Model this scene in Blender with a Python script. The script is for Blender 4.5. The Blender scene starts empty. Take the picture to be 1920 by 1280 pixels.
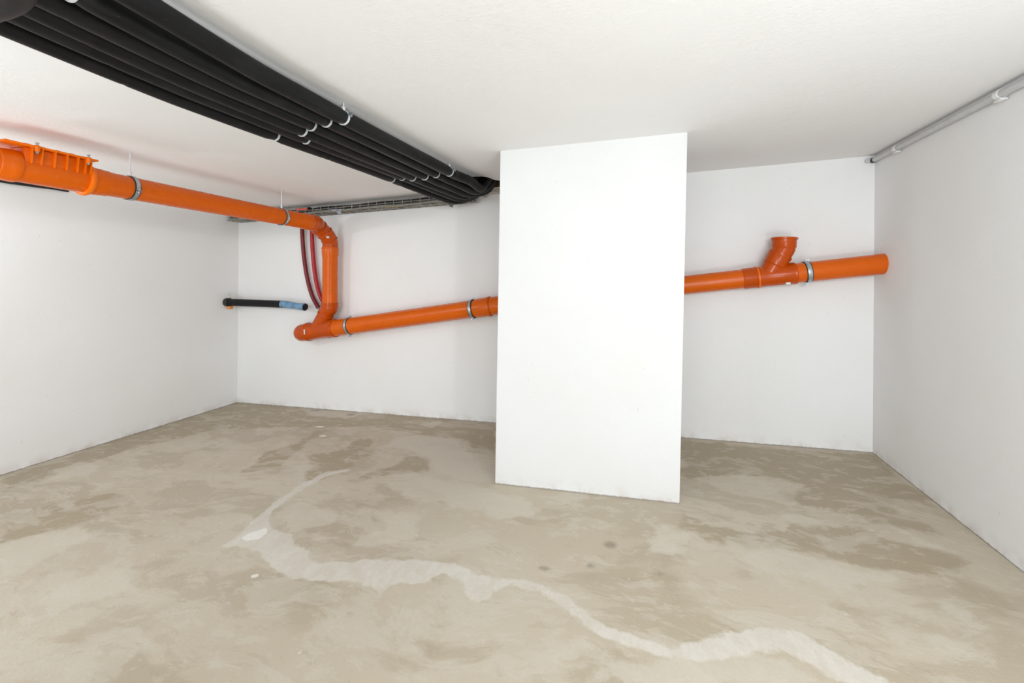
import bpy, bmesh, math, random
import numpy as np
from mathutils import Vector, Matrix
from mathutils.geometry import tessellate_polygon
random.seed(4)
S = bpy.context.scene
COL = S.collection
PI = math.pi

# ------------------------------------------------------------------ camera
F_PX, YAW, ROLL, EYE = 819.1, .3041, .0072, Vector((0, 0, 1.413))
CY = 523.5
fwd = Vector((-math.sin(YAW), math.cos(YAW), 0))
rt0 = Vector((math.cos(YAW), math.sin(YAW), 0))
up0 = Vector((0, 0, 1))
rt = math.cos(ROLL) * rt0 + math.sin(ROLL) * up0
up = -math.sin(ROLL) * rt0 + math.cos(ROLL) * up0
cd = bpy.data.cameras.new('camera')
cam = bpy.data.objects.new('camera', cd)
COL.objects.link(cam)
M4 = Matrix((rt, up, -fwd)).transposed().to_4x4()
M4.translation = EYE
cam.matrix_world = M4
cd.sensor_width = 36
cd.lens = F_PX * 36 / 1920
cd.shift_y = -(640 - CY) / 1920
cd.clip_start = .02
S.camera = cam

# ------------------------------------------------------------------ light
S.view_settings.view_transform = 'Standard'
S.view_settings.look = 'None'
S.view_settings.gamma = 1
S.view_settings.use_curve_mapping = False
S.view_settings.exposure = 0.13
W = bpy.data.worlds.new('world')
S.world = W
W.use_nodes = True
W.node_tree.nodes['Background'].inputs[0].default_value = (.9, .95, 1, 1)
W.node_tree.nodes['Background'].inputs[1].default_value = .1


def light(name, kind, loc, power, size=.2, target=None, color=(1, 1, 1), size_y=None):
    l = bpy.data.lights.new(name, kind)
    l.energy = power
    l.color = color
    if kind == 'AREA':
        l.size = size
        if size_y:
            l.shape = 'RECTANGLE'
            l.size_y = size_y
    else:
        l.shadow_soft_size = size
    o = bpy.data.objects.new(name, l)
    COL.objects.link(o)
    o.location = loc
    if target:
        o.rotation_euler = (Vector(target) - Vector(loc)).to_track_quat('-Z', 'Y').to_euler()
    return o


LIGHTS = [
    # name, kind, location, power, size, aim, colour, height
    ('added_fill_back', 'AREA', (-1.0, -5.2, 1.6), 72, 3.0, (-1.2, 4, 1.2), (.912, .965, 1), 1.2),  # added unseen fill from far behind the camera, evens out the room
    ('flash_right', 'AREA', (1.25, -.25, 1.9), 17, .09, (-3.5, 3.0, 1.3), (.912, .965, 1), .09),
    ('flash_left', 'AREA', (-4.35, .85, 1.75), 11, .12, (-2.0, 4.0, 1.2), (.912, .965, 1), .12),
    ('added_fill_left', 'AREA', (-2.2, -.6, 1.95), 9, .8, (-3.4, 4, 1.5), (.912, .965, 1), .4),  # added unseen fill, lifts the left part of the room
    ('added_fill_right', 'AREA', (.7, -1.2, 1.95), 27, .8, (1.6, 4, 1.5), (.912, .965, 1), .4),  # added unseen fill, lifts the walls on the right
    ('added_upfill_left', 'AREA', (-2.5, -.1, .6), 23, 1.0, (-3.0, 1.7, 2.4), (.912, .965, 1), 1.0),  # unseen upward fill added to brighten the ceiling on the left
    ('added_upfill_right', 'AREA', (1.1, -.1, .6), 25, .7, (1.1, 1.7, 2.4), (.912, .965, 1), .7),  # unseen upward fill added to brighten the ceiling on the right
]
for L in LIGHTS: light(*L)


# ------------------------------------------------------------------ room geometry
D = 4.06                       # back wall
XL, XR, YF = -4.751, 1.658, -6.0
def fz(x, y): return .0306 * x + .0096 * y          # the floor falls towards the left
def cz(x, y): return 2.3 + .0329 * x + .0086 * y    # and the ceiling follows it
def ray(px, py):
    return fwd + rt * ((px - 960) / F_PX) - up * ((py - CY) / F_PX)
def on_floor(px, py):
    d = ray(px, py); t = -EYE.z / (d.z - .0306 * d.x - .0096 * d.y); return EYE + d * t
def on_back(px, py, off=0.):
    d = ray(px, py); return EYE + d * ((D - off) / d.y)
def on_left(px, py, off=0.):
    d = ray(px, py); return EYE + d * ((XL + off) / d.x)
def on_right(px, py, off=0.):
    d = ray(px, py); return EYE + d * ((XR - off) / d.x)
def on_ceil(px, py, off=0.):
    d = ray(px, py); t = (2.3 - off - EYE.z) / (d.z - .0329 * d.x - .0086 * d.y); return EYE + d * t


# ------------------------------------------------------------------ object helpers
def tag(o, label=None, cat=None, group=None, kind=None):
    if label: o['label'] = label
    if cat: o['category'] = cat
    if group: o['group'] = group
    if kind: o['kind'] = kind
    return o
ORG = {}
def thing(name, loc, label, cat, group=None):
    o = bpy.data.objects.new(name, None)
    COL.objects.link(o)
    o.empty_display_size = .05
    o.location = loc
    ORG[o.name] = Vector(loc)
    return tag(o, label, cat, group)
def obj(name, bm, mat, parent=None, label=None, cat=None, group=None, kind=None, smooth=True, origin=None, angle=38):
    bm.normal_update()
    bmesh.ops.recalc_face_normals(bm, faces=bm.faces[:])
    if parent is not None:
        org = ORG[parent.name]
    elif origin is not None:
        org = Vector(origin)
    elif kind == 'structure':
        org = Vector((0, 0, 0))
    else:
        n = len(bm.verts)
        org = sum((v.co for v in bm.verts), Vector()) / n
    for v in bm.verts:
        v.co -= org
    if smooth:
        for f in bm.faces: f.smooth = True
        for e in bm.edges:
            if len(e.link_faces) == 2 and e.calc_face_angle(0) > math.radians(angle): e.smooth = False
    me = bpy.data.meshes.new(name)
    bm.to_mesh(me); bm.free()
    me.materials.append(mat)
    o = bpy.data.objects.new(name, me)
    COL.objects.link(o)
    ORG[o.name] = org
    if parent is not None:
        o.parent = parent
    else:
        o.location = org
    return tag(o, label, cat, group, kind)
def B(): return bmesh.new()
def frame(ax):
    ax = Vector(ax).normalized()
    t = Vector((0, 0, 1)) if abs(ax.z) < .9 else Vector((1, 0, 0))
    u = ax.cross(t).normalized()
    return ax, u, ax.cross(u).normalized()
def loft(bm, rings, caps=True, closed=False):
    R = [[bm.verts.new(p) for p in r] for r in rings]
    n = len(R[0]); m = len(R)
    for i in range(m if closed else m - 1):
        a, b = R[i], R[(i + 1) % m]
        for j in range(n):
            bm.faces.new((a[j], a[(j + 1) % n], b[(j + 1) % n], b[j]))
    if caps and not closed:
        bm.faces.new(R[0][::-1]); bm.faces.new(R[-1])
def lathe(bm, c, axis, prof, n=40, closed=False, caps=True):
    """prof: list of (distance along axis, radius)"""
    ax, u, v = frame(axis); c = Vector(c)
    rings = [[c + ax * s + (u * math.cos(2 * PI * j / n) + v * math.sin(2 * PI * j / n)) * r for j in range(n)] for s, r in prof]
    loft(bm, rings, caps, closed)
def smoothpath(P, seg=8):
    P = [Vector(p) for p in P]
    Q = [P[0] * 2 - P[1]] + P + [P[-1] * 2 - P[-2]]
    out = []
    for i in range(1, len(Q) - 2):
        a, b, c, d = Q[i - 1:i + 3]
        for k in range(seg):
            t = k / seg
            out.append(.5 * ((2 * b) + (c - a) * t + (2 * a - 5 * b + 4 * c - d) * t * t + (3 * b - a - 3 * c + d) * t ** 3))
    out.append(P[-1])
    return out
def sweep(bm, P, r, n=28, caps=True, wob=0):
    P = [Vector(p) for p in P]
    if not hasattr(r, '__len__'): r = [r] * len(P)
    T = []
    for i in range(len(P)):
        d = (P[min(i + 1, len(P) - 1)] - P[max(i - 1, 0)])
        T.append(d.normalized() if d.length > 1e-9 else T[-1])
    _, u, v = frame(T[0])
    rings = []
    for i, p in enumerate(P):
        u = (u - T[i] * u.dot(T[i])).normalized()
        v = T[i].cross(u)
        rings.append([p + (u * math.cos(2 * PI * j / n) + v * math.sin(2 * PI * j / n)) * (r[i] * (1 + wob * math.sin(3 * j * 2 * PI / n + i * .7))) for j in range(n)])
    loft(bm, rings, caps)
def box(bm, c, ax, ay, az, sx, sy, sz, bev=0):
    c = Vector(c); vs = []
    for k in (-1, 1):
        for a, b in ((-1, -1), (1, -1), (1, 1), (-1, 1)):
            vs.append(bm.verts.new(c + Vector(ax) * a * sx / 2 + Vector(ay) * b * sy / 2 + Vector(az) * k * sz / 2))
    fs = [(0, 1, 2, 3), (7, 6, 5, 4), (0, 4, 5, 1), (1, 5, 6, 2), (2, 6, 7, 3), (3, 7, 4, 0)]
    F = [bm.faces.new([vs[i] for i in f]) for f in fs]
    if bev:
        es = list({e for f in F for e in f.edges})
        bmesh.ops.bevel(bm, geom=es, offset=bev, segments=2, affect='EDGES', profile=.5)
X3, Y3, Z3 = Vector((1, 0, 0)), Vector((0, 1, 0)), Vector((0, 0, 1))


# ------------------------------------------------------------------ materials
class NT:
    def __init__(s, name):
        s.m = bpy.data.materials.new(name); s.m.use_nodes = True
        s.t = s.m.node_tree; s.b = s.t.nodes['Principled BSDF']
    def n(s, typ, **kw):
        o = s.t.nodes.new(typ)
        for k, v in kw.items(): setattr(o, k, v)
        return o
    def l(s, a, b): s.t.links.new(a, b)
    def val(s, inp, v):
        if isinstance(v, (int, float, tuple, list)): inp.default_value = v
        else: s.l(v, inp)
    def math(s, op, a, b=0., c=None):
        o = s.n('ShaderNodeMath', operation=op)
        s.val(o.inputs[0], a); s.val(o.inputs[1], b)
        if c is not None: s.val(o.inputs[2], c)
        return o.outputs[0]
    def mix(s, f, a, b):
        o = s.n('ShaderNodeMix', data_type='RGBA')
        s.val(o.inputs[0], f); s.val(o.inputs[6], a); s.val(o.inputs[7], b)
        return o.outputs[2]
    def geo(s): return s.n('ShaderNodeNewGeometry').outputs['Position']
    def co(s): return s.n('ShaderNodeTexCoord').outputs['Object']
    def mapping(s, v, scale=(1, 1, 1), rot=(0, 0, 0), loc=(0, 0, 0)):
        o = s.n('ShaderNodeMapping'); s.l(v, o.inputs[0])
        o.inputs['Scale'].default_value = scale; o.inputs['Rotation'].default_value = rot; o.inputs['Location'].default_value = loc
        return o.outputs[0]
    def noise(s, v, scale, detail=4, rough=.5, dist=0., out=0):
        o = s.n('ShaderNodeTexNoise'); s.l(v, o.inputs['Vector'])
        o.inputs['Scale'].default_value = scale; o.inputs['Detail'].default_value = detail
        o.inputs['Roughness'].default_value = rough; o.inputs['Distortion'].default_value = dist
        return o.outputs[out]
    def ramp(s, v, lo, hi, a=0., b=1.):
        o = s.n('ShaderNodeMapRange'); s.val(o.inputs[0], v)
        for i, x in ((1, lo), (2, hi), (3, a), (4, b)): s.val(o.inputs[i], x)
        return o.outputs[0]
    def bump(s, h, strength=.3, dist=.01):
        o = s.n('ShaderNodeBump'); s.l(h, o.inputs['Height'])
        o.inputs['Strength'].default_value = strength; o.inputs['Distance'].default_value = dist
        s.l(o.outputs[0], s.b.inputs['Normal']); return o
    def base(s, c, rough=.5, metal=0.):
        s.val(s.b.inputs['Base Color'], c if not isinstance(c, tuple) else (*c, 1) if len(c) == 3 else c)
        s.val(s.b.inputs['Roughness'], rough); s.val(s.b.inputs['Metallic'], metal)
        return s
def C(r, g, b): return (r, g, b, 1)

def m_plaster(name, col, dirt=True, rough_amp=.35):
    t = NT(name); v = t.geo()
    n1 = t.noise(v, 1.3, 3)
    n2 = t.noise(v, 90, 4, .6)
    n3 = t.noise(v, 9, 5, .6)
    c = t.mix(t.ramp(n1, .35, .7), C(*col), C(col[0] * .975, col[1] * .968, col[2] * .955))
    # small scuffs and specks
    sp = t.ramp(t.noise(v, 38, 2, .4), .755, .79)
    c = t.mix(t.math('MULTIPLY', sp, .22), c, C(.35, .33, .3))
    if dirt:   # splashes just above the floor
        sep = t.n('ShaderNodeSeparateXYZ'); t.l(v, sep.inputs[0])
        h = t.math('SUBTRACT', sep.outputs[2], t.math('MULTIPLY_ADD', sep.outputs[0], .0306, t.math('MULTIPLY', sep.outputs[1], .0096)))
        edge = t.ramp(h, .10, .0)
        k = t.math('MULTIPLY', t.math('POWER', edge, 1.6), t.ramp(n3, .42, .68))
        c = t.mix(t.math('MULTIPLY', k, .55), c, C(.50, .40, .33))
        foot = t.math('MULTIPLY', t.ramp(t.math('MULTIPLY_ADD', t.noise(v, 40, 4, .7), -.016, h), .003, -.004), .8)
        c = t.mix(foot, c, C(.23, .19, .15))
    t.base(c, .75)
    t.b.inputs['Specular IOR Level'].default_value = .25
    t.bump(t.math('ADD', t.math('MULTIPLY', n2, .5), t.math('MULTIPLY', n3, .6)), rough_amp, .004)
    return t.m
M_WALL = m_plaster('white_wall_paint', (.88, .878, .875))
M_PILL = m_plaster('white_pillar_paint', (.76, .76, .76))
def m_ceiling():
    t = NT('white_ceiling_plaster'); v = t.geo()
    n1 = t.noise(v, 1.1, 3)
    c = t.mix(t.ramp(n1, .35, .7), C(.90, .895, .89), C(.88, .87, .86))
    blot = t.ramp(t.noise(t.mapping(v, (3, 14, 3), (0, 0, .25)), 1.0, 4, .6), .70, .78)
    c = t.mix(t.math('MULTIPLY', blot, .12), c, C(.55, .48, .42))
    t.base(c, .8); t.b.inputs['Specular IOR Level'].default_value = .25
    n2 = t.noise(v, 60, 5, .65); n3 = t.noise(v, 12, 3, .5)
    amt = t.ramp(t.noise(v, .8, 2), .4, .65, .25, 1.)
    t.bump(t.math('MULTIPLY', t.math('ADD', n2, n3), amt), .45, .006)
    return t.m
M_CEIL = m_ceiling()
def m_floor():
    t = NT('worn_concrete_floor'); v = t.geo()
    A = lambda n: t.n('ShaderNodeAttribute', attribute_name=n).outputs['Fac']
    edge_n = t.noise(v, 14, 5, .6)
    fine = t.noise(v, 60, 5, .65)
    wig = t.math('MULTIPLY', t.math('SUBTRACT', edge_n, .5), .085)
    wig2 = t.math('MULTIPLY', t.math('SUBTRACT', t.noise(v, 5, 6, .65), .5), .30)
    warp = t.noise(v, 1.4, 3, .5, 0, 1)
    vw = t.n('ShaderNodeMixRGB', blend_type='ADD'); vw.inputs[0].default_value = .42
    t.l(v, vw.inputs[1]); t.l(warp, vw.inputs[2]); vw = vw.outputs[0]
    # broad trowelled patches, smeared roughly along the room
    p1 = t.noise(t.mapping(vw, (.9, 2.0, 1), (0, 0, -.35)), 1.25, 9, .58)
    p2 = t.noise(t.mapping(vw, (1.1, 2.6, 1), (0, 0, .5), (3, 1, 0)), 2.2, 9, .62)
    p3 = t.noise(t.mapping(vw, (1, 1.6, 1), (0, 0, .1), (7, 2, 0)), .75, 5, .5)
    base = C(.535, .465, .36); brown_tone = C(.385, .318, .218); pale = C(.64, .585, .495); screed = C(.71, .675, .61)  # the second colour is just a darker brown, for patches and back strips
    c = t.mix(t.ramp(p3, .36, .64), base, C(.605, .54, .44))
    c = t.mix(t.math('MULTIPLY', t.ramp(p1, .515, .555), .42), c, brown_tone)
    c = t.mix(t.math('MULTIPLY', t.ramp(t.math('ADD', A('dark'), wig2), -.015, .02), .80), c, brown_tone)
    c = t.mix(t.math('MULTIPLY', t.ramp(t.math('ADD', A('dark_faint'), wig2), -.03, .03), .36), c, brown_tone)
    c = t.mix(t.math('MULTIPLY', t.ramp(p2, .535, .575), .45), c, pale)
    # small crisp flakes of both tones
    p4 = t.noise(t.mapping(vw, (1.2, 2.2, 1), (0, 0, .2), (11, 5, 0)), 7, 8, .66)
    c = t.mix(t.math('MULTIPLY', t.ramp(p4, .55, .59), .40), c, pale)
    p5 = t.noise(t.mapping(vw, (1.2, 2.4, 1), (0, 0, -.3), (2, 15, 0)), 5, 8, .66)
    c = t.mix(t.math('MULTIPLY', t.ramp(p5, .575, .61), .24), c, brown_tone)
    c = t.mix(t.math('MULTIPLY', t.ramp(t.math('ADD', A('pale'), wig2), -.015, .02), .68), c, pale)
    # brush-like streaks
    st = t.noise(t.mapping(vw, (3, 26, 1), (0, 0, -.5)), 1.0, 6, .6)
    c = t.mix(t.math('MULTIPLY', t.ramp(st, .60, .72), .35), c, pale)
    st2 = t.noise(t.mapping(vw, (24, 3, 1), (0, 0, -.35), (4, 0, 0)), 1.0, 6, .6)
    c = t.mix(t.math('MULTIPLY', t.ramp(st2, .62, .74), .30), c, pale)
    # the pale filled joint snaking over the floor
    sm = t.ramp(t.math('ADD', A('screed'), wig), -.008, .008)
    sc = t.mix(t.ramp(t.noise(t.mapping(vw, (14, 5, 1), (0, 0, .4)), 1.6, 7, .65), .42, .62), screed, C(.655, .61, .535))
    c = t.mix(t.math('MULTIPLY', sm, .88), c, sc)
    c = t.mix(t.math('MULTIPLY', t.ramp(t.math('ADD', A('white'), t.math('MULTIPLY', wig, .15)), -.004, .004), .9), c, C(.86, .84, .80))
    c = t.mix(t.math('MULTIPLY', t.ramp(t.math('ADD', A('spot'), t.math('MULTIPLY', wig, .25)), -.012, .012), .62), c, C(.22, .18, .14))
    # specks
    s1 = t.ramp(t.noise(v, 34, 3, .5), .72, .77)
    c = t.mix(t.math('MULTIPLY', s1, .30), c, C(.30, .25, .19))
    s2 = t.ramp(t.noise(t.mapping(v, (1, 1, 1), (0, 0, 0), (9, 3, 0)), 22, 3, .5), .73, .77)
    c = t.mix(t.math('MULTIPLY', s2, .5), c, C(.78, .74, .68))
    c = t.mix(t.math('MULTIPLY', t.ramp(fine, .3, .7), .12), c, C(.36, .30, .22))
    t.base(c, t.ramp(p1, .45, .6, .62, .5)); t.b.inputs['Specular IOR Level'].default_value = .3
    t.bump(t.math('MULTIPLY_ADD', sm, .8, t.math('ADD', fine, edge_n)), .22, .004)
    return t.m
M_FLOOR = m_floor()
def m_plastic(name, col, dark, rough=.3, blot=.35):
    t = NT(name); v = t.geo()
    n = t.noise(v, 7, 4, .6)
    c = t.mix(t.math('MULTIPLY', t.ramp(n, .4, .75), blot), C(*col), C(*dark))
    d = t.ramp(t.noise(v, 45, 4, .6), .66, .76)
    c = t.mix(t.math('MULTIPLY', d, .25), c, C(.75, .45, .28))
    t.base(c, t.ramp(n, .3, .8, rough, rough + .12)); t.b.inputs['Specular IOR Level'].default_value = .3
    t.bump(t.noise(v, 30, 2), .03, .002)
    return t.m
M_OR = m_plastic('orange_drain_plastic', (.70, .118, .0), (.60, .088, .0), .24)
M_ORD = m_plastic('orange_fitting_plastic', (.54, .072, .001), (.42, .060, .003), .18)
M_ORL = m_plastic('orange_ring_plastic', (.86, .17, .002), (.74, .12, .001), .26)
def m_foam():
    t = NT('black_foam_insulation'); v = t.geo()
    n = t.noise(t.mapping(v, (4, 1, 4)), 6, 5, .6)
    c = t.mix(t.ramp(n, .45, .75), C(.0055, .0055, .006), C(.014, .014, .015))
    d = t.ramp(t.noise(t.mapping(v, (3, .7, 3)), 16, 5, .65), .69, .74)
    c = t.mix(t.math('MULTIPLY', d, .22), c, C(.20, .20, .18))
    t.base(c, .5); t.b.inputs['Specular IOR Level'].default_value = .22
    t.bump(t.noise(v, 55, 4, .6), .18, .003)
    return t.m
M_FOAM = m_foam()
def m_flat(name, col, rough=.5, metal=0., var=.12, sc=20):
    t = NT(name); v = t.geo()
    n = t.noise(v, sc, 4, .6)
    c = t.mix(t.ramp(n, .35, .7), C(*col), C(*[x * (1 - var) for x in col]))
    t.base(c, rough, metal)
    return t.m
M_ZINC = m_flat('zinc_plated_steel', (.52, .57, .60), .32, .8, .3)
M_WIRE = m_flat('dull_galvanised_wire', (.40, .39, .36), .45, .6, .3)
M_CLIP = m_flat('bright_zinc_clip', (.80, .84, .86), .35, .35, .2)
M_RUB = m_flat('black_rubber_lining', (.02, .022, .025), .6)
M_RED = m_flat('bright_red_conduit_plastic', (.42, .004, .013), .38)
M_DRED = m_flat('dark_red_conduit_plastic', (.18, .007, .009), .4)
M_BLUE = m_flat('blue_grey_film', (.19, .37, .58), .4, 0, .45, 14)
M_BLK = m_flat('black_plastic', (.012, .012, .012), .35)
M_GREY = m_flat('light_grey_conduit', (.60, .60, .60), .4)
M_GREYD = m_flat('grey_cable_sheath', (.30, .30, .28), .5)
M_YG = m_flat('yellow_cable_sheath', (.55, .42, .03), .45, 0, .5, 30)
M_WHITE = m_flat('white_plastic', (.82, .82, .80), .4)
M_BRKT = m_flat('bluish_steel_bracket', (.42, .46, .56), .45, .3)
M_DBRKT = m_flat('dull_olive_steel_bracket', (.15, .145, .11), .6, .2)
M_COP = m_flat('orange_foam_scrap', (.80, .30, .07), .6)
M_CREAM = m_flat('cream_tape', (.62, .58, .48), .6)
M_DUCT = m_flat('beige_grey_duct', (.52, .47, .42), .55)
M_PINK = m_flat('pink_red_cable', (.75, .12, .08), .5)
M_STICK = m_flat('white_paper_sticker', (.85, .84, .80), .6, 0, .3, 90)
M_ROD = m_flat('bright_threaded_rod', (.82, .82, .84), .35, .4)
M_BROKEN = m_flat('broken_raw_concrete', (.16, .12, .085), .9, 0, .5, 30)

# ------------------------------------------------------------------ setting
def sdf(Pxy, poly):
    """signed distance (positive inside) of grid points to a polygon"""
    P = np.asarray(poly, float); n = len(P)
    d = np.full(len(Pxy), 1e9); inside = np.zeros(len(Pxy), bool)
    for i in range(n):
        a = P[i]; b = P[(i + 1) % n]; e = b - a
        w = Pxy - a
        t = np.clip((w @ e) / (e @ e + 1e-12), 0, 1)
        d = np.minimum(d, np.hypot(*(w - t[:, None] * e).T))
        c = (a[1] > Pxy[:, 1]) != (b[1] > Pxy[:, 1])
        with np.errstate(divide='ignore', invalid='ignore'):
            xi = (b[0] - a[0]) * (Pxy[:, 1] - a[1]) / (b[1] - a[1]) + a[0]
        inside ^= c & (Pxy[:, 0] < xi)
    return np.where(inside, d, -d)
def fpoly(px): return [tuple(on_floor(*p)[:2]) for p in px]
r5 = lambda L: [(400 + x * .2917, 700 + y * .2917) for x, y in L]
r6 = lambda L: [(400 + x * .3646, 940 + y * .3646) for x, y in L]
r7 = lambda L: [(1240 + x * .375, 800 + y * .375) for x, y in L]
r8 = lambda L: [(x * .4533, 700 + y * .4533) for x, y in L]
SCREED = [
    [(655, 880), (610, 893), (560, 922), (512, 958), (505, 975), (507, 988), (545, 1003), (552, 1018), (578, 1034), (580, 1045), (597, 1056), (640, 1052),
     (670, 1049), (740, 1050), (800, 1050), (850, 1056), (900, 1078), (960, 1083), (1010, 1094), (1060, 1115), (1098, 1145),
     (1130, 1168), (1200, 1195), (1260, 1211), (1330, 1195), (1385, 1180), (1450, 1174), (1500, 1187), (1560, 1222), (1640, 1262),
     (1700, 1290), (1600, 1290), (1560, 1268), (1505, 1240), (1470, 1215), (1400, 1228), (1350, 1235), (1290, 1240), (1220, 1222), (1150, 1200),
     (1100, 1176), (1060, 1140), (1010, 1108), (960, 1097), (935, 1100), (915, 1125), (890, 1128), (876, 1108), (860, 1085), (825, 1076),
     (806, 1090), (780, 1095), (740, 1090), (715, 1110), (690, 1098), (640, 1090), (600, 1088), (540, 1082), (520, 1066), (480, 1035), (465, 1026),
     (445, 1022), (410, 1027), (450, 1006), (470, 980), (515, 942), (560, 910), (610, 885)],
]
PALE = [
    [(690, 955), (760, 958), (798, 965), (780, 990), (770, 1008), (740, 1018), (700, 1024), (665, 1022), (690, 1000), (715, 985)],
    [(520, 960), (560, 945), (620, 955), (640, 972), (600, 985), (560, 990), (530, 995)],
    [(720, 905), (800, 895), (880, 905), (960, 930), (1010, 960), (960, 975), (900, 960), (840, 945), (760, 930)],
    r5([(1100, 480), (1160, 400), (1380, 400), (1600, 420), (1650, 500), (1720, 600), (1790, 690), (1700, 700), (1400, 620), (1400, 560), (1250, 490)]),
    r5([(520, 600), (600, 530), (640, 600), (590, 640), (560, 700)]),
    r5([(560, 250), (620, 225), (780, 240), (900, 250), (1000, 245), (1240, 270), (1000, 262), (850, 290), (800, 280), (600, 265)]),
    r5([(1300, 330), (1500, 300), (1400, 350)]),
    r7([(400, 640), (600, 625), (760, 660), (950, 700), (1150, 730), (1250, 790), (1050, 800), (900, 850), (760, 790), (550, 740)]),
    r7([(0, 500), (150, 530), (170, 590), (60, 640), (-80, 640)]),
    r7([(560, 430), (640, 430), (800, 480), (760, 500), (640, 470)]),
    r7([(1120, 480), (1300, 560), (1440, 620), (1300, 590), (1180, 530)]),
    r7([(1270, 1040), (1400, 1060), (1560, 1120), (1540, 1160), (1350, 1110)]),
    r7([(1400, 870), (1520, 920), (1650, 1000), (1600, 1010), (1450, 960)]),
    r8([(0, 710), (200, 660), (340, 630), (430, 660), (300, 720), (150, 790), (0, 860)]),
    r8([(350, 830), (520, 800), (620, 810), (500, 900), (380, 960), (200, 1000), (150, 950)]),
    r8([(230, 400), (330, 360), (430, 380), (350, 430), (250, 430)]),
    [(1400, 1215), (1600, 1290), (1100, 1290), (1130, 1215), (1250, 1235)],
]
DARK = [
    [(447, 752), (928, 792), (930, 850), (870, 828), (700, 800), (560, 800), (400, 805), (250, 840), (0, 925), (0, 897)],  # broad darker strip along the back wall, left of the pillar
    [(1278, 825), (1637, 853), (1760, 950), (1640, 925), (1500, 905), (1400, 890), (1278, 900)],  # darker strip along the back wall, right of the pillar
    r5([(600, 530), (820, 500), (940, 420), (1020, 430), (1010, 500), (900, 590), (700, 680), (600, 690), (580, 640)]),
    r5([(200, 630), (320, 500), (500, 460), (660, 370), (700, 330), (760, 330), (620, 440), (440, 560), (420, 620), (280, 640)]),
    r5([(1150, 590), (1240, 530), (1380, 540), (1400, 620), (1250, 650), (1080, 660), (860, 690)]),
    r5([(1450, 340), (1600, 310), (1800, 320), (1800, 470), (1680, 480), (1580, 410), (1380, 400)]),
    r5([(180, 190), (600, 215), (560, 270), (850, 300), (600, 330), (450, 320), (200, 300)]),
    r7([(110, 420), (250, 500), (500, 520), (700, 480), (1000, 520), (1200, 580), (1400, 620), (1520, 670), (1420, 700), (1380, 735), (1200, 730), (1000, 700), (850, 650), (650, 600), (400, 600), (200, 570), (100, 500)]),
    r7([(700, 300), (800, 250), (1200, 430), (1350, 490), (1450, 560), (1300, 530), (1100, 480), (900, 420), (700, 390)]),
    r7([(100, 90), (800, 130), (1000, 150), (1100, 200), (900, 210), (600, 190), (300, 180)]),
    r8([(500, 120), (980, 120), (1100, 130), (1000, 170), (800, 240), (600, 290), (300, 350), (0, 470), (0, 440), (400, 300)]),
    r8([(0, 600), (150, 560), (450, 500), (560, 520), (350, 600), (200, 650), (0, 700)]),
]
DARK_FAINT = [
    r5([(950, 800), (1200, 790), (1300, 850), (1100, 860), (900, 890)]),
    r6([(460, 120), (640, 60), (820, 60), (850, 150), (720, 230), (600, 280), (520, 240), (430, 200)]),
    r6([(300, 400), (640, 420), (600, 560), (450, 640), (380, 560)]),
    r7([(900, 910), (1100, 920), (1300, 980), (1450, 1050), (1300, 1030), (1200, 1010), (1050, 980)]),
    r7([(0, 640), (70, 620), (60, 700), (130, 780), (150, 860), (60, 850), (0, 760)]),
    r7([(1420, 800), (1560, 770), (1700, 850), (1813, 900), (1813, 980), (1700, 950), (1500, 870)]),
    r8([(280, 1080), (480, 960), (720, 950), (620, 1050), (380, 1100), (250, 1180)]),
]
def blob(px, py, rx, ry=None, n=10):
    c = on_floor(px, py); ry = ry or rx
    return [(c.x + rx * math.cos(2 * PI * k / n), c.y + ry * math.sin(2 * PI * k / n)) for k in range(n)]
WHITE = [blob(478, 1079, .020, .018), blob(565, 1221, .014, .012), blob(1592, 1154, .03, .009), blob(600, 800, .05, .02),
         blob(605, 817, .045, .02), fpoly([(452, 1008), (470, 998), (502, 988), (500, 1000), (485, 1010), (460, 1014)])]
SPOT = [blob(658, 777, .05, .035), blob(590, 769, .07, .035), blob(1145, 1021, .035), blob(1108, 1060, .02), blob(1020, 1065, .03, .015),
        blob(655, 1152, .012), blob(1238, 1076, .010), blob(1238, 1076, .009), blob(526, 1078, .02, .012)]
NX, NY = 257, 403
xs = np.linspace(XL, XR, NX); ys = np.linspace(YF, D, NY)
GX, GY = np.meshgrid(xs, ys)
GP = np.stack([GX.ravel(), GY.ravel()], 1)
verts = np.column_stack([GP, .0306 * GP[:, 0] + .0096 * GP[:, 1]])
idx = np.arange(NX * NY).reshape(NY, NX)
faces = np.stack([idx[:-1, :-1], idx[:-1, 1:], idx[1:, 1:], idx[1:, :-1]], -1).reshape(-1, 4)
me = bpy.data.meshes.new('floor')
me.from_pydata(verts.tolist(), [], faces.tolist())
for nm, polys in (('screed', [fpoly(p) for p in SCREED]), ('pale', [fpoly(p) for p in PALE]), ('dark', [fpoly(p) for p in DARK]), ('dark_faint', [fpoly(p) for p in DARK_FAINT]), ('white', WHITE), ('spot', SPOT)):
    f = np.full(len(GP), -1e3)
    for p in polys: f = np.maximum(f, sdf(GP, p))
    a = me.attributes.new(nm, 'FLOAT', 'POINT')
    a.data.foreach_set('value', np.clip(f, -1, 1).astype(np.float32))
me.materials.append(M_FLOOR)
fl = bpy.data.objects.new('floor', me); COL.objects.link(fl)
tag(fl, 'worn beige concrete floor with a pale filled joint winding across it', 'floor', None, 'structure')

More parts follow.
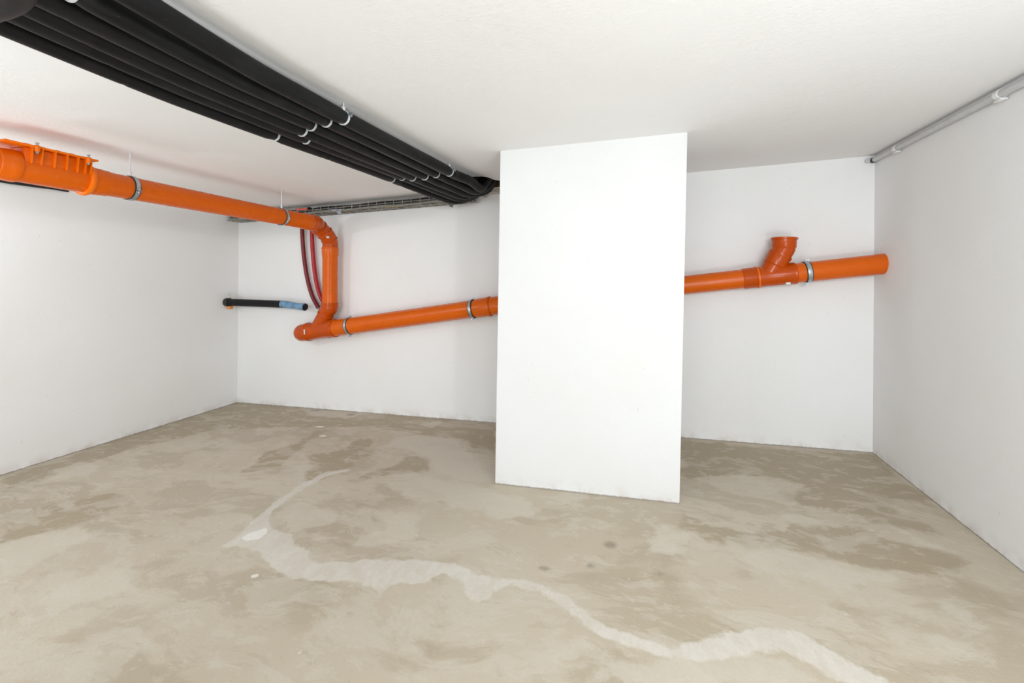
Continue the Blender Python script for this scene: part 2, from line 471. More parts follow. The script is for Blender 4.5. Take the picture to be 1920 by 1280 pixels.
def struct_quad(name, P, mat, label, thick):
    bm = B(); n = Vector(thick)
    a = [bm.verts.new(p) for p in P]; b = [bm.verts.new(Vector(p) + n) for p in P]
    bm.faces.new(a); bm.faces.new(b[::-1])
    for i in range(4): bm.faces.new((a[i], b[i], b[(i + 1) % 4], a[(i + 1) % 4]))
    return obj(name, bm, mat, None, label, 'wall', None, 'structure', smooth=False)
def V(x, y, z): return Vector((x, y, z))
e = .02
struct_quad('wall_back', [V(XL - e, D, fz(XL, D) - e), V(XR + e, D, fz(XR, D) - e), V(XR + e, D, cz(XR, D) + e), V(XL - e, D, cz(XL, D) + e)], M_WALL,
            'white painted wall at the back, behind the pillar', (0, .15, 0))
struct_quad('wall_left', [V(XL, YF, fz(XL, YF) - e), V(XL, D, fz(XL, D) - e), V(XL, D, cz(XL, D) + e), V(XL, YF, cz(XL, YF) + e)], M_WALL,
            'white painted wall on the left, below the orange ceiling pipe', (-.15, 0, 0))
struct_quad('wall_right', [V(XR, YF, fz(XR, YF) - e), V(XR, D, fz(XR, D) - e), V(XR, D, cz(XR, D) + e), V(XR, YF, cz(XR, YF) + e)], M_WALL,
            'white painted wall on the right with a thin conduit along its top', (.15, 0, 0))
struct_quad('wall_front', [V(XL - e, YF, fz(XL, YF) - e), V(XR + e, YF, fz(XR, YF) - e), V(XR + e, YF, cz(XR, YF) + e), V(XL - e, YF, cz(XL, YF) + e)], M_WALL,
            'white painted wall behind the camera', (0, -.15, 0))
# pillar: broad white column standing in front of the back wall
pb0, pb1 = on_floor(928, 907), on_floor(1274, 945)
pt0, pt1 = on_ceil(938, 283), on_ceil(1289, 248)
PD = .42
bm = B()
NJ = 60
def rag(k): return .004 * math.sin(k * 1.7) + .003 * math.sin(k * 4.1 + 1) - .004
ring_b = []
A0, A1 = V(pb0.x, pb0.y, fz(pb0.x, pb0.y) - .01), V(pb1.x, pb1.y, fz(pb1.x, pb1.y) - .01)
T0, T1 = V(pt0.x, pt0.y, cz(pt0.x, pt0.y) + .01), V(pt1.x, pt1.y, cz(pt1.x, pt1.y) + .01)
off = V(0, PD, 0)
fr = [A0, A1, T1, T0]
fv = [bm.verts.new(p) for p in fr]; bv = [bm.verts.new(p + off) for p in fr]
bm.faces.new(fv); bm.faces.new(bv[::-1])
for i in range(4): bm.faces.new((fv[i], bv[i], bv[(i + 1) % 4], fv[(i + 1) % 4]))
bmesh.ops.bevel(bm, geom=[e_ for e_ in bm.edges if abs((e_.verts[0].co - e_.verts[1].co).z) > 1], offset=.004, segments=2, affect='EDGES')
obj('wall_pillar', bm, M_PILL, None, 'broad bright white pillar standing free in front of the back wall', 'pillar', None, 'structure', smooth=False)

# ceiling with the broken-out opening the black pipes climb into
HOLE = [(-1.62, 3.52), (-1.55, 3.455), (-1.49, 3.44), (-1.42, 3.45), (-1.36, 3.47), (-1.325, 3.52), (-1.31, 3.62), (-1.27, 3.68), (-1.25, 3.75), (-1.17, 3.80), (-1.22, 3.86), (-1.28, 3.9), (-1.4, 3.93), (-1.6, 3.93), (-1.68, 3.8), (-1.66, 3.65)]
outer = [(XL - e, YF - e), (XR + e, YF - e), (XR + e, D + e), (XL - e, D + e)]
bm = B()
loops = [[V(x, y, 0) for x, y in outer], [V(x, y, 0) for x, y in HOLE]]
flat = [p for l in loops for p in l]
tris = tessellate_polygon(loops)
lo = [bm.verts.new((p.x, p.y, cz(p.x, p.y))) for p in flat]
hi = [bm.verts.new((p.x, p.y, cz(p.x, p.y) + .2)) for p in flat]
for t_ in tris:
    bm.faces.new([lo[i] for i in t_]); bm.faces.new([hi[i] for i in t_[::-1]])
obj('ceiling', bm, M_CEIL, None, 'rough white plastered ceiling with a broken opening at the back', 'ceiling', None, 'structure', smooth=False)
bm = B()
low = [bm.verts.new((x, y, cz(x, y) + .001)) for x, y in HOLE]
mid = [bm.verts.new((x + .012 * math.sin(i * 2.3), y + .012 * math.cos(i * 3.1), cz(x, y) + .08)) for i, (x, y) in enumerate(HOLE)]
top = [bm.verts.new((x, y, cz(x, y) + .35)) for x, y in HOLE]
nH = len(HOLE)
for a, b in ((low, mid), (mid, top)):
    for i in range(nH): bm.faces.new((a[i], a[(i + 1) % nH], b[(i + 1) % nH], b[i]))
bm.faces.new(top)
obj('trim_1', bm, M_BROKEN, None, 'dark broken edge of the ceiling opening above the black pipes', 'opening', None, 'structure', smooth=False)

# ------------------------------------------------------------------ pipe clamps
def clamp(c, axis, R, name, label, group, rod_to=None, ear_dir=None, w=.024, rod_r=.004, rubber=True, single=False, mat=None):
    mat = mat or M_ZINC
    ax = Vector(axis).normalized(); c = Vector(c)
    t = thing(name, c, label, 'pipe clamp', group)
    ed = Vector(ear_dir).normalized()
    bm = B()
    lathe(bm, c, ax, [(-w / 2, R + .003), (-w / 2, R + .0065), (0, R + .0078), (w / 2, R + .0065), (w / 2, R + .003)], 40, closed=True)
    obj('ring', bm, mat, t)
    if rubber:
        bm = B()
        lathe(bm, c, ax, [(-w * .72, R + .0004), (-w * .72, R + .0045), (w * .72, R + .0045), (w * .72, R + .0004)], 40, closed=True)
        obj('rubber_lining', bm, M_RUB, t)
    for s in ((1,) if single else (1, -1)):
        bm = B()
        p = c + ed * s * (R + .014)
        side = ax.cross(ed).normalized()
        for q in (-1, 1): box(bm, p + side * q * .004, ed, ax, side, .022, w, .0035)
        obj('flange', bm, M_ZINC, t)
        bm = B()
        lathe(bm, p + ed * .002 * s - side * .014, side, [(0, .005), (.006, .005), (.006, .0032), (.022, .0032), (.022, .005), (.028, .005)], 6)
        obj('bolt', bm, M_ZINC, t)
    if rod_to is not None:
        rod_to = Vector(rod_to); d = (rod_to - c).normalized()
        p0 = c + d * (R + .005); L = (rod_to - p0).length
        bm = B()
        lathe(bm, p0, d, [(0, .009), (min(.028, L * .5), .009), (min(.028, L * .5), rod_r)] + [(min(.028, L * .5) + (L - min(.028, L * .5)) * k / 24, rod_r * (1 + .12 * (k % 2))) for k in range(1, 25)], 14)
        obj('threaded_rod', bm, M_ROD, t)
    return t

# ------------------------------------------------------------------ ceiling run of the orange drain (along the left wall)
RC = .0735
GX0, GX1 = -3.215, -3.285
def gp(y):
    k = (y - 1.953) / (3.216 - 1.953)
    return V(-3.205 - .042 * k, y, 1.984 - .009 * k)
gdir = (gp(3) - gp(1)).normalized()
# inspection fitting
acc = thing('inspection_fitting', gp(1.36), 'orange inspection fitting with ribbed bolted cover, under the ceiling at far left', 'pipe fitting')
def along(y0, prof): return [(s, r) for s, r in prof]
bm = B()
lathe(bm, gp(1.415), gdir, [(-.02, .0785), (.275, .079), (.29, .078), (.30, .0745), (.30, .05)], 48)
obj('body', bm, M_OR, acc)
bm = B()
lathe(bm, gp(1.708), gdir, [(-.012, .070), (-.012, .092), (-.004, .0955), (.006, .0955), (.016, .090), (.02, .072)], 48, closed=True)
obj('socket_ring', bm, M_ORL, acc)
bm = B()
lathe(bm, gp(1.10), gdir, [(0, .0755), (.225, .0755), (.228, .0795), (.234, .081), (.262, .081), (.268, .0835), (.302, .0845), (.306, .0835), (.306, .07)], 48)
obj('socket', bm, M_OR, acc)
# rectangular frame the cover sits on
bm = B()
box(bm, gp(1.555) + V(0, 0, .062), X3, gdir, Z3, .150, .285, .075, .004)
obj('cover_frame', bm, M_OR, acc)
bm = B()
box(bm, gp(1.525) + V(0, 0, .107), X3, gdir, Z3, .200, .40, .010, .002)
for k in range(5): box(bm, gp(1.42 + .062 * k) + V(0, 0, .114), X3, gdir, Z3, .17, .022, .006, .001)
obj('cover', bm, M_ORL, acc)
for y in (1.435, 1.475, 1.53, 1.583, 1.632, 1.668, 1.694):
    bm = B()
    p = gp(y)
    a = [p + V(.055, 0, .104), p + V(.098, 0, .104), p + V(.089, 0, .020), p + V(.076, 0, .016)]
    lo_ = [bm.verts.new(q - gdir * .0022) for q in a]; hi_ = [bm.verts.new(q + gdir * .0022) for q in a]
    bm.faces.new(lo_); bm.faces.new(hi_[::-1])
    for i in range(4): bm.faces.new((lo_[i], hi_[i], hi_[(i + 1) % 4], lo_[(i + 1) % 4]))
    obj('rib', bm, M_ORL, acc, smooth=False)
for y in (1.452, 1.678):
    bm = B()
    lathe(bm, gp(y) + V(.094, 0, .082), Z3, [(0, .010), (.006, .0125), (.03, .0125), (.034, .009)], 20)
    obj('bolt_boss', bm, M_ORL, acc)
    bm = B()
    lathe(bm, gp(y) + V(.094, 0, .072), Z3, [(0, .006), (.006, .007), (.044, .0055), (.052, .0055), (.052, .009), (.058, .009)], 6)
    obj('bolt', bm, M_ZINC, acc)
# straight pipe from the inspection fitting to the bend
bm = B()
Lp = 3.62 - 1.72
lathe(bm, gp(1.72), gdir, [(0, .079), (.012, .081), (.06, .081), (.075, .078), (.10, .0775), (.115, RC), (Lp - .14, RC), (Lp - .13, .079), (Lp - .012, .0795), (Lp - .008, .083), (Lp, .083), (Lp + .002, .07)], 48)
obj('drain_pipe', bm, M_OR, None, 'long straight orange drain pipe hung under the ceiling along the left wall', 'pipe')
for (px, py, y, txt) in ((242, 287, 1.953, 'zinc pipe clamp on a white rod near the ribbed inspection fitting'), (525, 357, 3.216, 'zinc pipe clamp on a thin rod just before the top bend')):
    c = gp(y)
    clamp(c, gdir, RC, 'pipe_clamp', txt, 'clamps hanging the orange ceiling pipe', V(c.x, c.y, cz(c.x, c.y)), Vector((.55, 0, 1)).cross(gdir).cross(gdir) * 0 + V(.96, 0, -.25), rod_r=.0045, single=True)

# top bend: two 45 degree elbows, then the vertical pipe
RV = .0775
vt = on_back(619, 466, .15); vb = on_back(618.5, 572, .15)
vx = (vt.x + vb.x) / 2; vy = D - .15
g_end = gp(3.66)
el = thing('pipe_elbow', g_end, 'orange double bend turning the ceiling drain pipe downwards', 'pipe fitting')
k0 = on_back(590, 414, .22); k1 = on_back(612, 437, .16)
path = [gp(3.58), gp(3.66), V(-3.300, 3.735, 1.952), V(-3.305, 3.815, 1.912), V(vx, 3.878, 1.852), V(vx, 3.908, 1.79), V(vx, vy, 1.74), V(vx, vy, 1.66)]
bm = B()
pp = smoothpath(path, 5)
sweep(bm, pp, [.0795] * len(pp), 40)
obj('bend', bm, M_ORD, el)
def ring_at(i, R, w, mat=M_ORD, nm='socket_ring', par=el):
    d = (pp[i + 1] - pp[i - 1]).normalized()
    bm = B()
    lathe(bm, pp[i], d, [(-w / 2, R - .012), (-w / 2, R - .001), (-w / 4, R + .002), (w / 4, R + .002), (w / 2, R - .001), (w / 2, R - .012)], 40, closed=True)
    obj(nm, bm, mat, par)
ring_at(12, .085, .02); ring_at(17, .085, .02); ring_at(22, .0835, .014)
bm = B()
q = pp[27]
box(bm, V(vx + .058, 3.86 - .058, 1.842), Vector((.7, .7, 0)), Vector((-.3, .3, 1)).normalized(), Vector((.7, -.7, .4)).normalized(), .03, .022, .003)
obj('sticker', bm, M_STICK, el, 'small white paper sticker', smooth=False)
# vertical pipe with socket rim
bm = B()
H0 = vt.z + .012
lathe(bm, V(vx, vy, H0), -Z3, [(0, .070), (0, .0865), (.004, .0885), (.014, .0885), (.018, .0845), (.085, .0835), (.10, RV), (H0 - vb.z + .03, RV)], 48)
obj('drain_pipe', bm, M_OR, None, 'upright orange drain pipe between the top bend and the lower branch', 'pipe')

# horizontal run along the back wall
HO = .16
h0 = on_back(570, 623, HO); h1 = on_back(921, 574, HO)
hdir = (h1 - h0).normalized()
RH = .088
def hp(px):
    # point of the axis seen at image column px
    d = ray(px, 600); x = d.x / d.y * (D - HO)
    return h0 + hdir * ((x - h0.x) / hdir.x)
yb = thing('pipe_branch', hp(600), 'orange branch fitting joining the upright pipe to the lower left wall pipe', 'pipe fitting')
bm = B()
Ly = (hp(629) - hp(577)).length
lathe(bm, hp(577), hdir, [(0, .080), (0, .0955), (.05, .0955), (.06, .092), (Ly - .10, .092), (Ly - .08, .0985), (Ly - .012, .0985), (Ly, .1000), (Ly + .004, .096), (Ly + .004, .080)], 48)
obj('body', bm, M_ORD, yb)
br0 = hp(594); br1 = V(vx - .055, vy, vb.z - .105); br2 = V(vx, vy, vb.z - .015)
bm = B()
pa = smoothpath([br0, br0.lerp(br1, .55), br1, br1.lerp(br2, .45) + V(-.006, 0, 0), br2 - V(0, 0, .02), br2 + V(0, 0, .015)], 5)
sweep(bm, pa, [.0795] * len(pa), 40)
obj('branch', bm, M_ORD, yb)
pp = pa
ring_at(10, .085, .02, M_ORD, 'socket_ring', yb)
bm = B()
lathe(bm, V(vx, vy, vb.z - .03), Z3, [(0, .078), (0, .0855), (.034, .0865), (.044, .089), (.054, .0885), (.056, .078)], 44, closed=True)
obj('socket', bm, M_ORD, yb)
# end bend turning into the wall
eb = thing('pipe_elbow', hp(573), 'short orange bend at the lower left turning into the back wall', 'pipe fitting')
e1 = hp(580); e2 = hp(572); out = V(0, 1, 0)
bm = B()
cc = hp(574)
pe = smoothpath([e1 + hdir * .02, e1 - hdir * .03, cc - hdir * .055 + V(0, .015, 0), cc - hdir * .085 + V(0, .06, -.005), cc - hdir * .09 + V(0, HO - .01, -.008)], 6)
sweep(bm, pe, [.094] * len(pe), 40)
obj('bend', bm, M_ORD, eb)
bm = B()
lathe(bm, hp(579), hdir, [(-.012, .08), (-.012, .0995), (-.004, .102), (.008, .102), (.014, .099), (.014, .08)], 44, closed=True)
obj('socket_ring', bm, M_ORD, eb)
bm = B()
box(bm, on_back(570.5, 622, HO + .096), Vector((.9, -.3, 0)).normalized(), Z3, Y3, .032, .05, .003)
obj('sticker', bm, M_STICK, eb, 'small white paper sticker', smooth=False)
# long left pipe
bm = B()
a = hp(627); b = hp(921)
L = (b - a).length
lathe(bm, a, hdir, [(0, RH), (L - .16, RH - .004), (L - .14, .0905), (L - .03, .0905), (L - .026, .0965), (L - .006, .0965), (L, .093), (L, .07)], 48)
obj('drain_pipe', bm, M_OR, None, 'sloping orange drain pipe on the back wall, left of the pillar', 'pipe')
for px, txt in ((656, 'zinc pipe clamp beside the lower left branch fitting'), (886, 'zinc pipe clamp close to the left edge of the pillar')):
    c = hp(px)
    clamp(c, hdir, RH - .001, 'pipe_clamp', txt, 'clamps on the sloping back wall pipes', V(c.x, D, c.z), Z3, w=.026)
# pipe passing behind the pillar
RR = .0765
j0 = on_back(1285, 534, .14); j1 = on_back(1652, 495, .14)
jdir = (j1 - j0).normalized()
def jp(px):
    d = ray(px, 520); x = d.x / d.y * (D - .14)
    return j0 + jdir * ((x - j0.x) / jdir.x)
bm = B()
s0 = hp(920.5)
P = [s0, hp(945), jp(1100), jp(1130), jp(1285), jp(1415)]
lathe_pts = [s0 - hdir * .002, s0 + hdir * .02, hp(945), hp(1010), jp(1110), jp(1150), jp(1285), jp(1424)]
sweep(bm, lathe_pts, [.084, .086, .086, .085, .078, RR, RR, RR], 48)
obj('drain_pipe', bm, M_OR, None, 'orange drain pipe running behind the pillar and out on its right', 'pipe')
yr = thing('pipe_branch', jp(1455), 'orange branch fitting with an open upturned socket, right of the pillar', 'pipe fitting')
bm = B()
Lr = (jp(1488) - jp(1417)).length
lathe(bm, jp(1417), jdir, [(-.10, RR), (-.085, .083), (-.005, .083), (0, .0865), (.018, .0865), (.022, .082), (.06, .081), (Lr - .02, .081), (Lr - .012, .0865), (Lr + .008, .0865), (Lr + .012, .080), (Lr + .012, .06)], 48)
obj('body', bm, M_ORD, yr)
bm = B()
lathe(bm, jp(1420), jdir, [(-.006, .0855), (-.006, .0878), (.006, .0878), (.006, .0855)], 48, closed=True)
obj('seal_ring', bm, M_ORL, yr)
bm = B()
b0 = on_back(1440, 516, .14); b1 = on_back(1459, 484, .14)
bd = (b1 - b0).normalized()
Lb = (b1 - b0).length
lathe(bm, b0, bd, [(0, .076), (Lb * .55, .076), (Lb * .6, .083), (Lb + .012, .083), (Lb + .018, .0865), (Lb + .034, .0865), (Lb + .036, .07)], 44)
obj('branch', bm, M_ORD, yr)
oe = thing('pipe_elbow', b1, 'orange elbow with an open mouth standing on the right branch fitting', 'pipe fitting')
t0 = b1 + bd * .03; top = on_back(1470.5, 446, .14); udir = (V(.03, 0, 1)).normalized()
bm = B()
pq = smoothpath([t0 - bd * .02, t0, t0 + bd * .045, top - udir * .085, top - udir * .06], 6)
sweep(bm, pq, [.0785] * len(pq), 40)
obj('bend', bm, M_ORD, oe)
bm = B()
lathe(bm, top - udir * .085, udir, [(0, .078), (.012, .0845), (.068, .0855), (.072, .093), (.086, .094), (.088, .088), (.088, .080), (.03, .079), (.03, .01)], 44)
obj('socket', bm, M_ORD, oe)
bm = B()
a = jp(1486)
Lq = (XR + .02 - a.x) / jdir.x
lathe(bm, a, jdir, [(0, RR), (Lq, RR)], 48)
obj('drain_pipe', bm, M_OR, None, 'orange drain pipe ending in the right wall', 'pipe')
c = jp(1513)
clamp(c, jdir, RR, 'pipe_clamp', 'zinc pipe clamp right of the open branch fitting', 'clamps on the sloping back wall pipes', V(c.x, D, c.z), Z3, w=.028)
bm = B()
box(bm, on_back(1477, 531, .14 + .05), X3, Z3, Y3, .03, .016, .03)
obj('sticker', bm, M_STICK, yr, 'small white paper sticker', smooth=False)

# ------------------------------------------------------------------ black insulated pipes under the ceiling
PX = [(-1.430, .0365), (-1.540, .036), (-1.650, .036), (-1.746, .036), (-1.824, .033), (-1.932, .034)]
def zc(x, y): return cz(x, y) - .068
ENDS = [(-1.345, 3.62), (-1.36, 3.72), (-1.40, 3.82), (-1.44, 3.68), (-1.47, 3.78), (-1.52, 3.86)]
names = ['black insulated ceiling pipe nearest the pillar, thickest-looking of the six',
         'second black insulated ceiling pipe counting from the pillar side',
         'third black insulated ceiling pipe from the pillar side, with pale smudges',
         'fourth black insulated ceiling pipe counting from the pillar side',
         'fifth black insulated ceiling pipe, next to the outermost left one',
         'outermost left black insulated ceiling pipe, nearest the orange pipe']
YC = [[.73, 1.88, 3.03]] * 6
YC = [(1.79, 2.97), (1.79, 2.98, .775), (1.82, 2.985), (1.86, 2.98), (1.965, 2.965), (1.87, 2.975)]
def near_k(y): return min(1.5, max(0, (1.35 - y) / .6) ** 1.3)
def bx_(i, y):
    x0, r = PX[i]
    return x0 + .04 * near_k(y) + .006 * math.sin(y * 3.1 + i * 2.2) * (1 if i else .5)
for i, (x0, r) in enumerate(PX):
    pts = []; rad = []
    y = -1.5
    y1 = 3.08
    while y < y1:
        dz = .004 * math.sin(y * 2.3 + i * 1.7) + .010 * near_k(y)
        pts.append(V(bx_(i, y), y, zc(x0, y) + dz))
        rr = r * (1 + .03 * math.sin(y * 5 + i))
        for yc in YC[i]:
            rr -= .006 * math.exp(-((y - yc) / .03) ** 2)
        for yj in (1.45 + .17 * i, .6 + .11 * i, 2.5 - .05 * i):
            rr -= .002 * math.exp(-((y - yj) / .008) ** 2)
        rad.append(rr)
        y += .012
    ex, ey = ENDS[i]
    sag = .045 + .012 * i
    last = pts[-1]
    P = [last, V(x0 + .03 + .012 * i, 3.30 + .035 * i, zc(x0, 3.3) - .012 * (i > 0) - .004 * i), V(x0 + (ex - x0) * .45 , 3.50 + .05 * i, zc(x0, 3.5) - .02 - .006 * i), V(ex - .03, ey - .05, cz(ex, ey) - .035 - .008 * i), V(ex + .01, ey, cz(ex, ey) + .07), V(ex + .012, ey + .01, cz(ex, ey) + .25)]
    sp = smoothpath(P, 9)[1:]
    pts += sp; rad += [r * (1 - .03 * (k % 4 == 0)) for k in range(len(sp))]
    bm = B()
    sweep(bm, pts, rad, 26)
    obj('insulated_pipe', bm, M_FOAM, None, names[i], 'pipe', 'black insulated pipes under the ceiling')
    for k, yc in enumerate(YC[i]):
        c = V(bx_(i, yc), yc, zc(x0, yc) + .004 * math.sin(yc * 2.3 + i * 1.7) + .010 * near_k(yc))
        clamp(c, Y3, r - .0075, 'pipe_clamp', ('thin %s clamp around the %s black ceiling pipe from the pillar side' % ('zinc' + ([' middle-row', ' back-row', ' front-row'][k]), ['first', 'second', 'third', 'fourth', 'fifth', 'sixth'][i])),
              'clamps around the black ceiling pipes', V(c.x, c.y, cz(c.x, c.y)), V(.95, 0, .3), w=.011, rod_r=.0035, rubber=False, single=True, mat=M_CLIP)
# thicker pipe crossing beneath them at the near left
bm = B()
py_, pz_ = .612, 2.082
P = smoothpath([V(-4.7, py_, pz_ - .09), V(-3.2, py_, pz_ - .05), V(-2.2, py_, pz_ - .02), V(-1.62, py_, pz_), V(-1.42, py_ - .01, pz_ + .004), V(-1.30, py_ - .09, pz_ + .004), V(-1.26, py_ - .25, pz_), V(-1.26, -1.4, pz_ - .01)], 10)
sweep(bm, P, .060, 32)
obj('insulated_pipe', bm, M_FOAM, None, 'thick black insulated pipe crossing beneath the others at the top left corner', 'pipe')

# ------------------------------------------------------------------ wire cable tray and its cables on the back wall
tr = thing('cable_tray', V(-2.85, 3.95, cz(-2.85, 3.95) - .1), 'galvanised wire basket cable tray along the top of the back wall', 'cable tray')
TX0, TX1 = XL + .05, -1.62
def tz(x, o): return cz(x, 3.95) - o
rails = [(3.86, .036), (3.86, .072), (3.86, .107), (3.92, .107), (3.98, .107), (4.035, .107), (4.035, .036)]
for y, o in rails:
    bm = B()
    r_ = .0032 if o != .036 else .0042
    sweep(bm, [V(TX0, y, tz(TX0, o)), V(TX1, y, tz(TX1, o))], r_, 8)
    obj('rail', bm, M_WIRE, tr)
x = TX0 + .03
while x < TX1:
    bm = B()
    sweep(bm, [V(x, 3.857, tz(x, .034)), V(x, 3.857, tz(x, .107)), V(x, 3.862, tz(x, .111)), V(x, 4.03, tz(x, .111)), V(x, 4.038, tz(x, .107)), V(x, 4.038, tz(x, .034))], .0032, 8)
    obj('cross_wire', bm, M_WIRE, tr)
    x += .1
cab = [(M_GREYD, 3.885, .094, .010, 'thick grey cable at the front of the wire tray'), (M_BLK, 3.885, .068, .011, 'black cable on top of the grey one at the front of the wire tray'),
       (M_YG, 3.912, .094, .008, 'yellow cable lying second from the front in the wire tray'), (M_BLK, 3.94, .092, .012, 'black cable lying in the middle of the wire tray'),
       (M_CREAM, 3.93, .062, .010, 'cream cable lying over the black one in the wire tray'), (M_GREYD, 3.975, .092, .012, 'grey cable near the wall in the wire tray'),
       (M_BLK, 4.01, .086, .014, 'black cable against the wall in the wire tray'), (M_BLK, 3.96, .040, .012, 'topmost black cable under the ceiling above the wire tray')]
for k, (m, y, o, r_, txt) in enumerate(cab):
    bm = B(); P = []
    for j in range(60):
        xx = TX0 + .02 + (TX1 - TX0 - .05) * j / 59
        P.append(V(xx, y + .006 * math.sin(xx * 7 + k * 2), tz(xx, o) + .004 * math.sin(xx * 9 + k)))
    sweep(bm, P, r_, 12)
    obj('cable', bm, m, None, txt, 'cable', 'cables in the wire tray')
bm = B()
sweep(bm, [on_back(556, 392.5, .212), on_back(565, 392, .214), on_back(576, 391.5, .212)], .010, 12)
obj('cable_connector', bm, M_PINK, None, 'small pinkish red connector at the front of the wire tray', 'connector')
# brackets
def bracket(pts, off, mat, label, y1=D - .002):
    bm = B(); a = []; b = []
    for p in pts:
        q = on_back(*p, off); a.append(q)
    n = len(a)
    # angled sheet steel bracket: a folded plate reaching back to the wall
    f1 = [bm.verts.new(q) for q in a]; f2 = [bm.verts.new(q + V(0, .004, 0)) for q in a]
    bm.faces.new(f1); bm.faces.new(f2[::-1])
    for i in range(n): bm.faces.new((f1[i], f2[i], f2[(i + 1) % n], f1[(i + 1) % n]))
    zt = max(q.z for q in a); xa = min(q.x for q in a); xb = max(q.x for q in a)
    ym = D - off
    box(bm, V((xa + xb) / 2, (ym + D) / 2, zt - .002), X3, Y3, Z3, (xb - xa) * .8, D - ym, .004)
    return obj('tray_bracket', bm, mat, None, label, 'bracket', 'brackets beneath the wire tray', smooth=False)
bracket([(617, 393), (640, 391.5), (638, 403), (630, 397.5)], .19, M_BRKT, 'bluish steel triangular bracket under the wire tray, right of the red conduits')
bracket([(838, 377), (854, 376), (848, 389), (843, 387)], .19, M_DBRKT, 'dark olive triangular bracket under the bend of the black pipes')
# grey duct between opening and pillar
bm = B()
da, db = on_back(914, 357, .05), on_back(1010, 351, .05)
dd = (db - da).normalized(); dm = (da + db) / 2
box(bm, dm, dd, Y3, dd.cross(Y3), (db - da).length, .09, .062, .003)
obj('cable_duct', bm, M_DUCT, None, 'beige grey duct at the ceiling beside the pillar, right of the opening', 'duct')
bm = B()
box(bm, on_back(904, 364, .08), X3, Y3, Z3, .030, .1, .062, .002)
obj('mounting_plate', bm, M_CREAM, None, 'small cream block under the ceiling opening', 'block')

# ------------------------------------------------------------------ red conduits
def conduit(px_pts, offs, r, mat, label):
    P = smoothpath([on_back(x, y, o) for (x, y), o in zip(px_pts, offs)], 8)
    t = thing('cable_conduit', P[-1], label, 'conduit', 'red conduits hanging from the wire tray')
    bm = B()
    rad = [r * (1 + .02 * (k % 2)) for k in range(len(P))]
    sweep(bm, P, rad, 20)
    obj('tube', bm, mat, t)
    return t, P
t, P = conduit([(566, 404), (567, 440), (570, 480), (576, 520), (585, 553), (597, 577)], [.06, .055, .05, .05, .05, .05], .0225, M_DRED, 'dark red conduit curving down the back wall, left of the bright one')
d = (P[-1] - P[-2]).normalized()
bm = B(); lathe(bm, P[-1] - d * .004, d, [(0, .012), (.03, .012), (.034, .008)], 16)
obj('cable_end', bm, M_GREYD, t, 'grey cable end')
t, P = conduit([(586, 396), (585, 440), (588, 490), (594, 532), (603, 560), (618, 585)], [.06, .055, .05, .05, .05, .05], .0225, M_RED, 'bright red conduit passing behind the upright orange pipe')
bm = B(); sweep(bm, smoothpath([on_back(586, 397, .06), on_back(583, 391, .09), on_back(576, 388, .13)], 6), .010, 12)
obj('cable', bm, M_BLK, t, 'black cable entering the conduit')
bm = B(); sweep(bm, smoothpath([on_back(566, 405, .06), on_back(563, 398, .1), on_back(561, 394, .14)], 6), .009, 12)
obj('cable', bm, M_BLK, None, 'thin black cable dropping from the tray into the dark red conduit', 'cable')

# ------------------------------------------------------------------ black insulated stub near the left corner
sa = on_back(424, 566.3, .155); sa.x = XL - .03
s0 = V(XL - .01, D - .155, on_left(425, 566.3).z); s1 = on_back(533, 570.3, .155); s2 = on_back(571.5, 575.5, .155)
st = thing('insulated_pipe', s0, 'short black insulated pipe stub with blue wrapped end, from the left corner', 'pipe')
sd = (s1 - s0).normalized(); Ls = (s1 - s0).length
bm = B(); lathe(bm, s0, sd, [(0, .041), (Ls, .041), (Ls + .001, .03)], 32); obj('insulation', bm, M_FOAM, st)
bm = B(); lathe(bm, s0 + sd * .005, sd, [(0, .049), (.05, .050), (.055, .044)], 32); obj('end_wrap', bm, M_BLK, st)
bm = B()
PB = smoothpath([s1 - sd * .03, s1 + sd * .01, s1.lerp(s2, .45), s1.lerp(s2, .8), s2], 5)
rb = [.041 + (.001 if k < 6 else 0) - .005 * math.exp(-((k - 12) / 3.5) ** 2) for k in range(len(PB))]
sweep(bm, PB, rb, 28, True, .025); obj('film_wrap', bm, M_BLUE, st, 'blue film wrap')
d = (PB[-1] - PB[-2]).normalized()
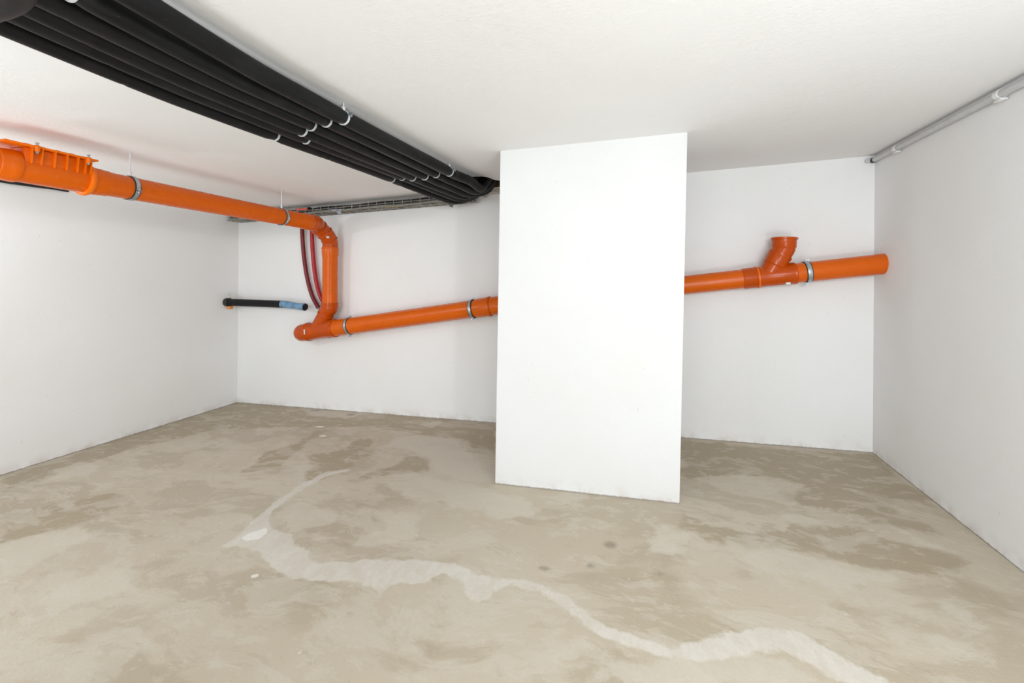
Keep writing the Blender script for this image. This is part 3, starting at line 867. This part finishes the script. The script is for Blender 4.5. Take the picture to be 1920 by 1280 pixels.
bm = B(); lathe(bm, PB[-1] - d * .012, d, [(0, .039), (.02, .040), (.024, .036), (.025, .030), (.021, .012)], 28); obj('end_ring', bm, M_BLK, st)
bm = B(); box(bm, V(XL + .055, D - .155, s0.z - .062), X3, Y3, Z3, .055, .05, .036, .008); obj('foam_scrap', bm, M_COP, st, 'orange foam scrap beneath')
bm = B(); sweep(bm, smoothpath([V(XL + .03, D - .16, s0.z + .10), V(XL + .07, D - .155, s0.z + .07), V(XL + .11, D - .15, s0.z + .058), V(XL + .12, D - .15, s0.z + .03)], 4), [.010] * 13, 8)
obj('strap', bm, M_CREAM, st, 'cream strap')

# black cable tucked along the top of the left wall
bm = B()
a = on_left(-60, 330, .02); b = on_left(128, 358, .012)
sweep(bm, smoothpath([V(XL + .02, .6, a.z - .01), on_left(-60, 329, .02), on_left(30, 343, .018), on_left(90, 351.5, .016), b], 6), [.016] * 12 + [.014] * 6 + [.011] * 7, 12)
obj('cable', bm, M_BLK, None, 'thin black cable along the top of the left wall under the orange pipe', 'cable')

# ------------------------------------------------------------------ grey conduit along the right wall
rc = thing('wall_conduit', on_right(1642, 298, .02), 'slim light grey conduit along the top of the right wall', 'conduit')
def rcp(y): return V(XR - .022, y, cz(XR, y) - .042)
bm = B(); sweep(bm, [rcp(4.035), rcp(3.3), rcp(2.0), rcp(-1.5)], .0185, 18); obj('tube', bm, M_GREY, rc)
bm = B(); lathe(bm, rcp(4.005), Y3, [(0, .0195), (.03, .021), (.032, .012)], 18); obj('end_sleeve', bm, M_BLK, rc)
for y in (3.70, 2.76, 1.5):
    bm = B(); p = rcp(y)
    lathe(bm, p, Y3, [(-.014, .019), (-.014, .0235), (.014, .0235), (.014, .019)], 20, closed=True)
    box(bm, p + V(.002, 0, -.028), X3, Y3, Z3, .030, .05, .009, .002)
    obj('clip', bm, M_WHITE, rc, 'white clip')
bm = B(); lathe(bm, V(XR - .05, D - .03, cz(XR, D) - .042), Y3, [(0, .012), (.004, .017), (.029, .017)], 18)
obj('wall_plug', bm, M_GREY, None, 'small grey round plug on the back wall at the top right corner', 'plug')
